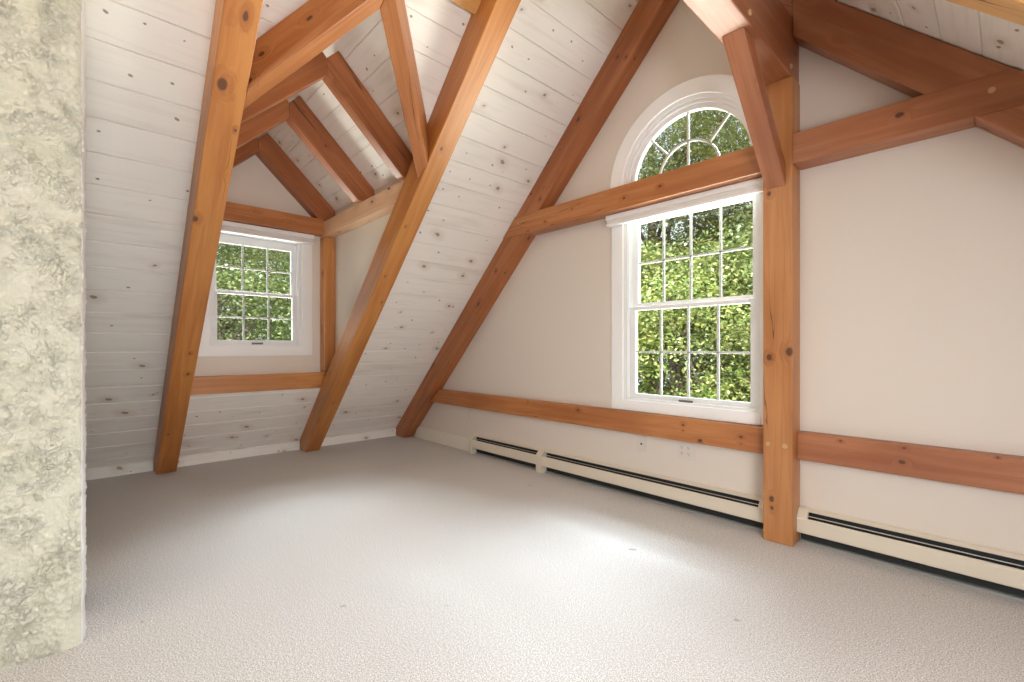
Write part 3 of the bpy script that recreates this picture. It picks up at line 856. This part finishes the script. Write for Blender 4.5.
# ------------------------------------------------------------------ outside
GZ = -3.0 / K
M_ground = plain('lawn', (.10, .17, .04), .95, spec=.1, var=.4)
bm = bmesh.new(); box(bm, -36, 22, -14, 40, GZ - .3, GZ)
props(obj('ground', bm, M_ground), 'grass outside far below the windows', kind='structure')

def leafmat(name, c0, c1, c2, tr=.35):
    m = bpy.data.materials.new(name); m.use_nodes = True
    nt = m.node_tree; nt.nodes.clear(); q = NB(nt)
    out = q.n('ShaderNodeOutputMaterial')
    co = q.coord()
    n = q.noise(co, 4.5, 2); n2 = q.noise(co, 0.9, 2)
    c = q.mix(q.mapr(n, .38, .64, 0, 1), c0, c1)
    c = q.mix(q.math('MULTIPLY', q.mapr(n2, .45, .65, 0, 1), .7), c, c2)
    d = q.n('ShaderNodeBsdfDiffuse'); t = q.n('ShaderNodeBsdfTranslucent'); g = q.n('ShaderNodeBsdfGlossy'); g.inputs['Roughness'].default_value = .45
    q.put(d.inputs[0], c); q.put(t.inputs[0], q.mix(.5, c, (.46, .48, .15)))
    mx = q.n('ShaderNodeMixShader'); mx.inputs[0].default_value = tr
    nt.links.new(d.outputs[0], mx.inputs[1]); nt.links.new(t.outputs[0], mx.inputs[2])
    m2 = q.n('ShaderNodeMixShader'); m2.inputs[0].default_value = .05
    nt.links.new(mx.outputs[0], m2.inputs[1]); nt.links.new(g.outputs[0], m2.inputs[2])
    nt.links.new(m2.outputs[0], out.inputs[0])
    return m
L_maple = leafmat('maple_leaf', (.13, .20, .030), (.47, .44, .15), (.10, .14, .035))
L_dark = leafmat('oak_leaf', (.07, .105, .035), (.24, .27, .09), (.045, .075, .028))
L_ash = leafmat('ash_leaf', (.12, .17, .045), (.37, .37, .14), (.09, .13, .04))
M_bark = plain('bark', (.11, .085, .065), .9, bump=(20, .6), var=.4)

def tube(bm, pts, radii, n=8):
    rings = []
    for i, (p, r) in enumerate(zip(pts, radii)):
        t = (pts[min(i + 1, len(pts) - 1)] - pts[max(i - 1, 0)]).normalized()
        a = t.orthogonal().normalized(); b_ = t.cross(a)
        rings.append([bm.verts.new(p + (a * math.cos(k * 2 * PI / n) + b_ * math.sin(k * 2 * PI / n)) * r) for k in range(n)])
    for r0, r1 in zip(rings, rings[1:]):
        for k in range(n): bm.faces.new((r0[k], r0[(k + 1) % n], r1[(k + 1) % n], r1[k]))
    bm.faces.new(rings[0][::-1]); bm.faces.new(rings[-1])

def tree(x, y, h, rx, rz, zc, nclump, per, leaf, mat, label, seed, group):
    """metres; zc: crown centre height above the lawn"""
    rng = np.random.default_rng(seed)
    base = Vector((x, y, GZ * K))
    r = link(bpy.data.objects.new('tree', None)); r.location = base
    props(r, label, 'tree', group)
    bm = bmesh.new()
    top = Vector((rng.uniform(-.3, .3), rng.uniform(-.3, .3), zc + rz * .5))
    tp = [Vector((0, 0, -.05)), top * .35 + Vector((.1, .05, 0)), top * .7, top]
    tube(bm, tp, [h * .022, h * .017, h * .011, h * .004])
    # clump centres in the crown
    C = []
    while len(C) < nclump:
        v = rng.normal(size=3); v /= np.linalg.norm(v)
        rad = rng.uniform(.35, 1.0) ** .6
        C.append((v[0] * rx * rad, v[1] * rx * rad, zc + v[2] * rz * rad))
    C = np.array(C)
    for c in C[:min(nclump, 26)]:
        k = rng.uniform(.25, .8)
        s0 = Vector(tp[1]).lerp(top, k)
        e0 = Vector(c)
        mid = s0.lerp(e0, .5) + Vector((0, 0, rng.uniform(0, .3)))
        tube(bm, [s0, mid, e0], [h * .006, h * .004, h * .0015], 5)
    obj('trunk', bm, M_bark, r)
    N = nclump * per
    ci = np.repeat(np.arange(nclump), per)
    sp = rng.normal(size=(N, 3)) * np.array([.36, .36, .17]) * (rx / 2.4)
    ctr = C[ci] + sp
    a = rng.normal(size=(N, 3)); a[:, 2] *= .5; a[:, 2] -= .25
    a /= np.linalg.norm(a, axis=1)[:, None]
    nrm = rng.normal(size=(N, 3)) * .55 + np.array([0, 0, 1.0])
    b_ = np.cross(nrm, a); b_ /= np.linalg.norm(b_, axis=1)[:, None]
    up = np.cross(a, b_)
    s = leaf * rng.uniform(.65, 1.25, size=(N, 1))
    v0 = ctr - a * s * .5
    v1 = ctr + b_ * s * .32 + up * s * .08
    v2 = ctr + a * s * .55
    v3 = ctr - b_ * s * .32 + up * s * .08
    V = np.stack([v0, v1, v2, v3], axis=1).reshape(-1, 3)
    me = bpy.data.meshes.new('foliage')
    me.vertices.add(len(V)); me.vertices.foreach_set('co', V.astype(np.float32).ravel())
    me.loops.add(len(V)); me.loops.foreach_set('vertex_index', np.arange(len(V), dtype=np.int32))
    me.polygons.add(N); me.polygons.foreach_set('loop_start', np.arange(0, 4 * N, 4, dtype=np.int32))
    me.update(calc_edges=True); me.validate()
    me.materials.append(mat)
    f = link(bpy.data.objects.new('foliage', me)); f.parent = r
    return r
GG = 'trees beyond the gable windows'; GD = 'trees beyond the dormer window'
T = [(-4.9, 9.6, 7.6, 2.1, 2.6, 4.0, 150, 230, .088, L_maple, 'bright yellow-green leafy tree close behind the tall gable window', 11, GG),
     (-3.2, 10.8, 8.0, 2.0, 2.8, 4.4, 140, 220, .088, L_ash, 'mid-green tree behind the post-side panes of the tall gable window', 12, GG),
     (-7.6, 12.6, 12.5, 3.0, 4.6, 7.6, 170, 270, .10, L_ash, 'tall loose tree filling the upper panes and the half-round window', 13, GG),
     (-4.4, 14.8, 14.5, 3.4, 5.0, 9.6, 170, 270, .10, L_ash, 'tallest airy tree seen through the half-round window', 14, GG),
     (-7.5, 18.5, 11, 4.0, 5.0, 5.0, 120, 170, .16, L_dark, 'dark tree standing behind the bright ones beyond the gable', 15, GG),
     (-11.4, 2.0, 8.0, 2.3, 2.9, 4.3, 150, 260, .070, L_dark, 'dark green tree close behind the small dormer window', 21, GD),
     (-13.0, 4.8, 8.5, 2.4, 3.1, 4.6, 150, 260, .075, L_ash, 'sunlit tree behind the dormer window on its gable side', 22, GD),
     (-18.0, 5.2, 11, 3.8, 4.2, 5.6, 120, 190, .15, L_dark, 'mid-green tree far behind the small dormer window', 23, GD)]
for t in T: tree(*t)

# ------------------------------------------------------------------ light
wd = bpy.data.worlds.new('sky'); scn.world = wd; wd.use_nodes = True
nt = wd.node_tree; q = NB(nt)
bg = nt.nodes['Background']
gz = q.sep(q.coord('Generated'))[2]
nt.links.new(q.mix(q.mapr(gz, .0, .7, 0, 1), (.97, .985, 1.0), (.70, .83, 1.0)), bg.inputs[0])
bg.inputs[1].default_value = 1.25

def light(name, kind, loc, aim, energy, color, **kw):
    l = bpy.data.lights.new(name, kind); l.energy = energy; l.color = color
    for k, v in kw.items(): setattr(l, k, v)
    o = link(bpy.data.objects.new(name, l)); o.location = loc
    o.rotation_euler = (Vector(aim) - Vector(loc)).to_track_quat('-Z', 'Y').to_euler()
    return o
light('sun', 'SUN', (4, -6, 12), (-2.5, 4.5, 2.0), 6.0, (1.0, .95, .84), angle=.01)
# added area lights outside, above the view, standing in for sky at each window
light('high_fill_gable', 'AREA', (-1.6, 7.6, 6.4), (-2.0, .6, 0), 3000, (.76, .87, 1.0), shape='RECTANGLE', size=5.0, size_y=2.2)
light('high_fill_dormer', 'AREA', (-8.0, 1.4, 4.6), (-3.0, 1.2, .4), 1600, (.86, .93, 1.0), shape='RECTANGLE', size=3.0, size_y=2.0)
# added area lights outside, below the sight line, aimed up through the windows
light('low_fill_gable', 'AREA', (-1.6, 5.2, -1.0), (-1.4, 1.6, 2.9), 1600, (1.0, .97, .88), shape='RECTANGLE', size=4.0, size_y=2.0)
light('low_fill_dormer', 'AREA', (-6.7, 1.2, -.1), (-3.4, 1.2, 2.4), 420, (1.0, .96, .90), shape='RECTANGLE', size=2.4, size_y=1.2)
# added fill lights under far slope and ridge, behind the viewer; no fixtures there
light('slope_fill', 'AREA', (.80 * K, .35 * K, 1.20 * K), (-2.6, 1.0, .2), 100, (.95, .965, 1.0), shape='RECTANGLE', size=1.3, size_y=.9)
light('ridge_fill', 'AREA', (XR * K, -1.6 * K, 3.1 * K), (-1.8, 1.2, .0), 45, (1.0, .90, .78), shape='RECTANGLE', size=1.2, size_y=1.2)

# ------------------------------------------------------------------ camera
cam = bpy.data.cameras.new('camera'); co = link(bpy.data.objects.new('camera', cam))
F = 460.99
cam.sensor_fit = 'HORIZONTAL'; cam.sensor_width = 36.0; cam.lens = F / 1024 * 36
cam.shift_y = 6.36 / 1024
cam.clip_start = .02
co.location = (0, 0, K)
co.rotation_euler = (PI / 2, 0, math.radians(90 - 42.947))
scn.camera = co
scn.cycles.use_denoising = True
scn.cycles.max_bounces = 10; scn.cycles.diffuse_bounces = 6
scn.cycles.transparent_max_bounces = 12
vs = scn.view_settings
vs.view_transform = 'Standard'; vs.look = 'None'; vs.gamma = 1; vs.use_curve_mapping = False; vs.exposure = 0
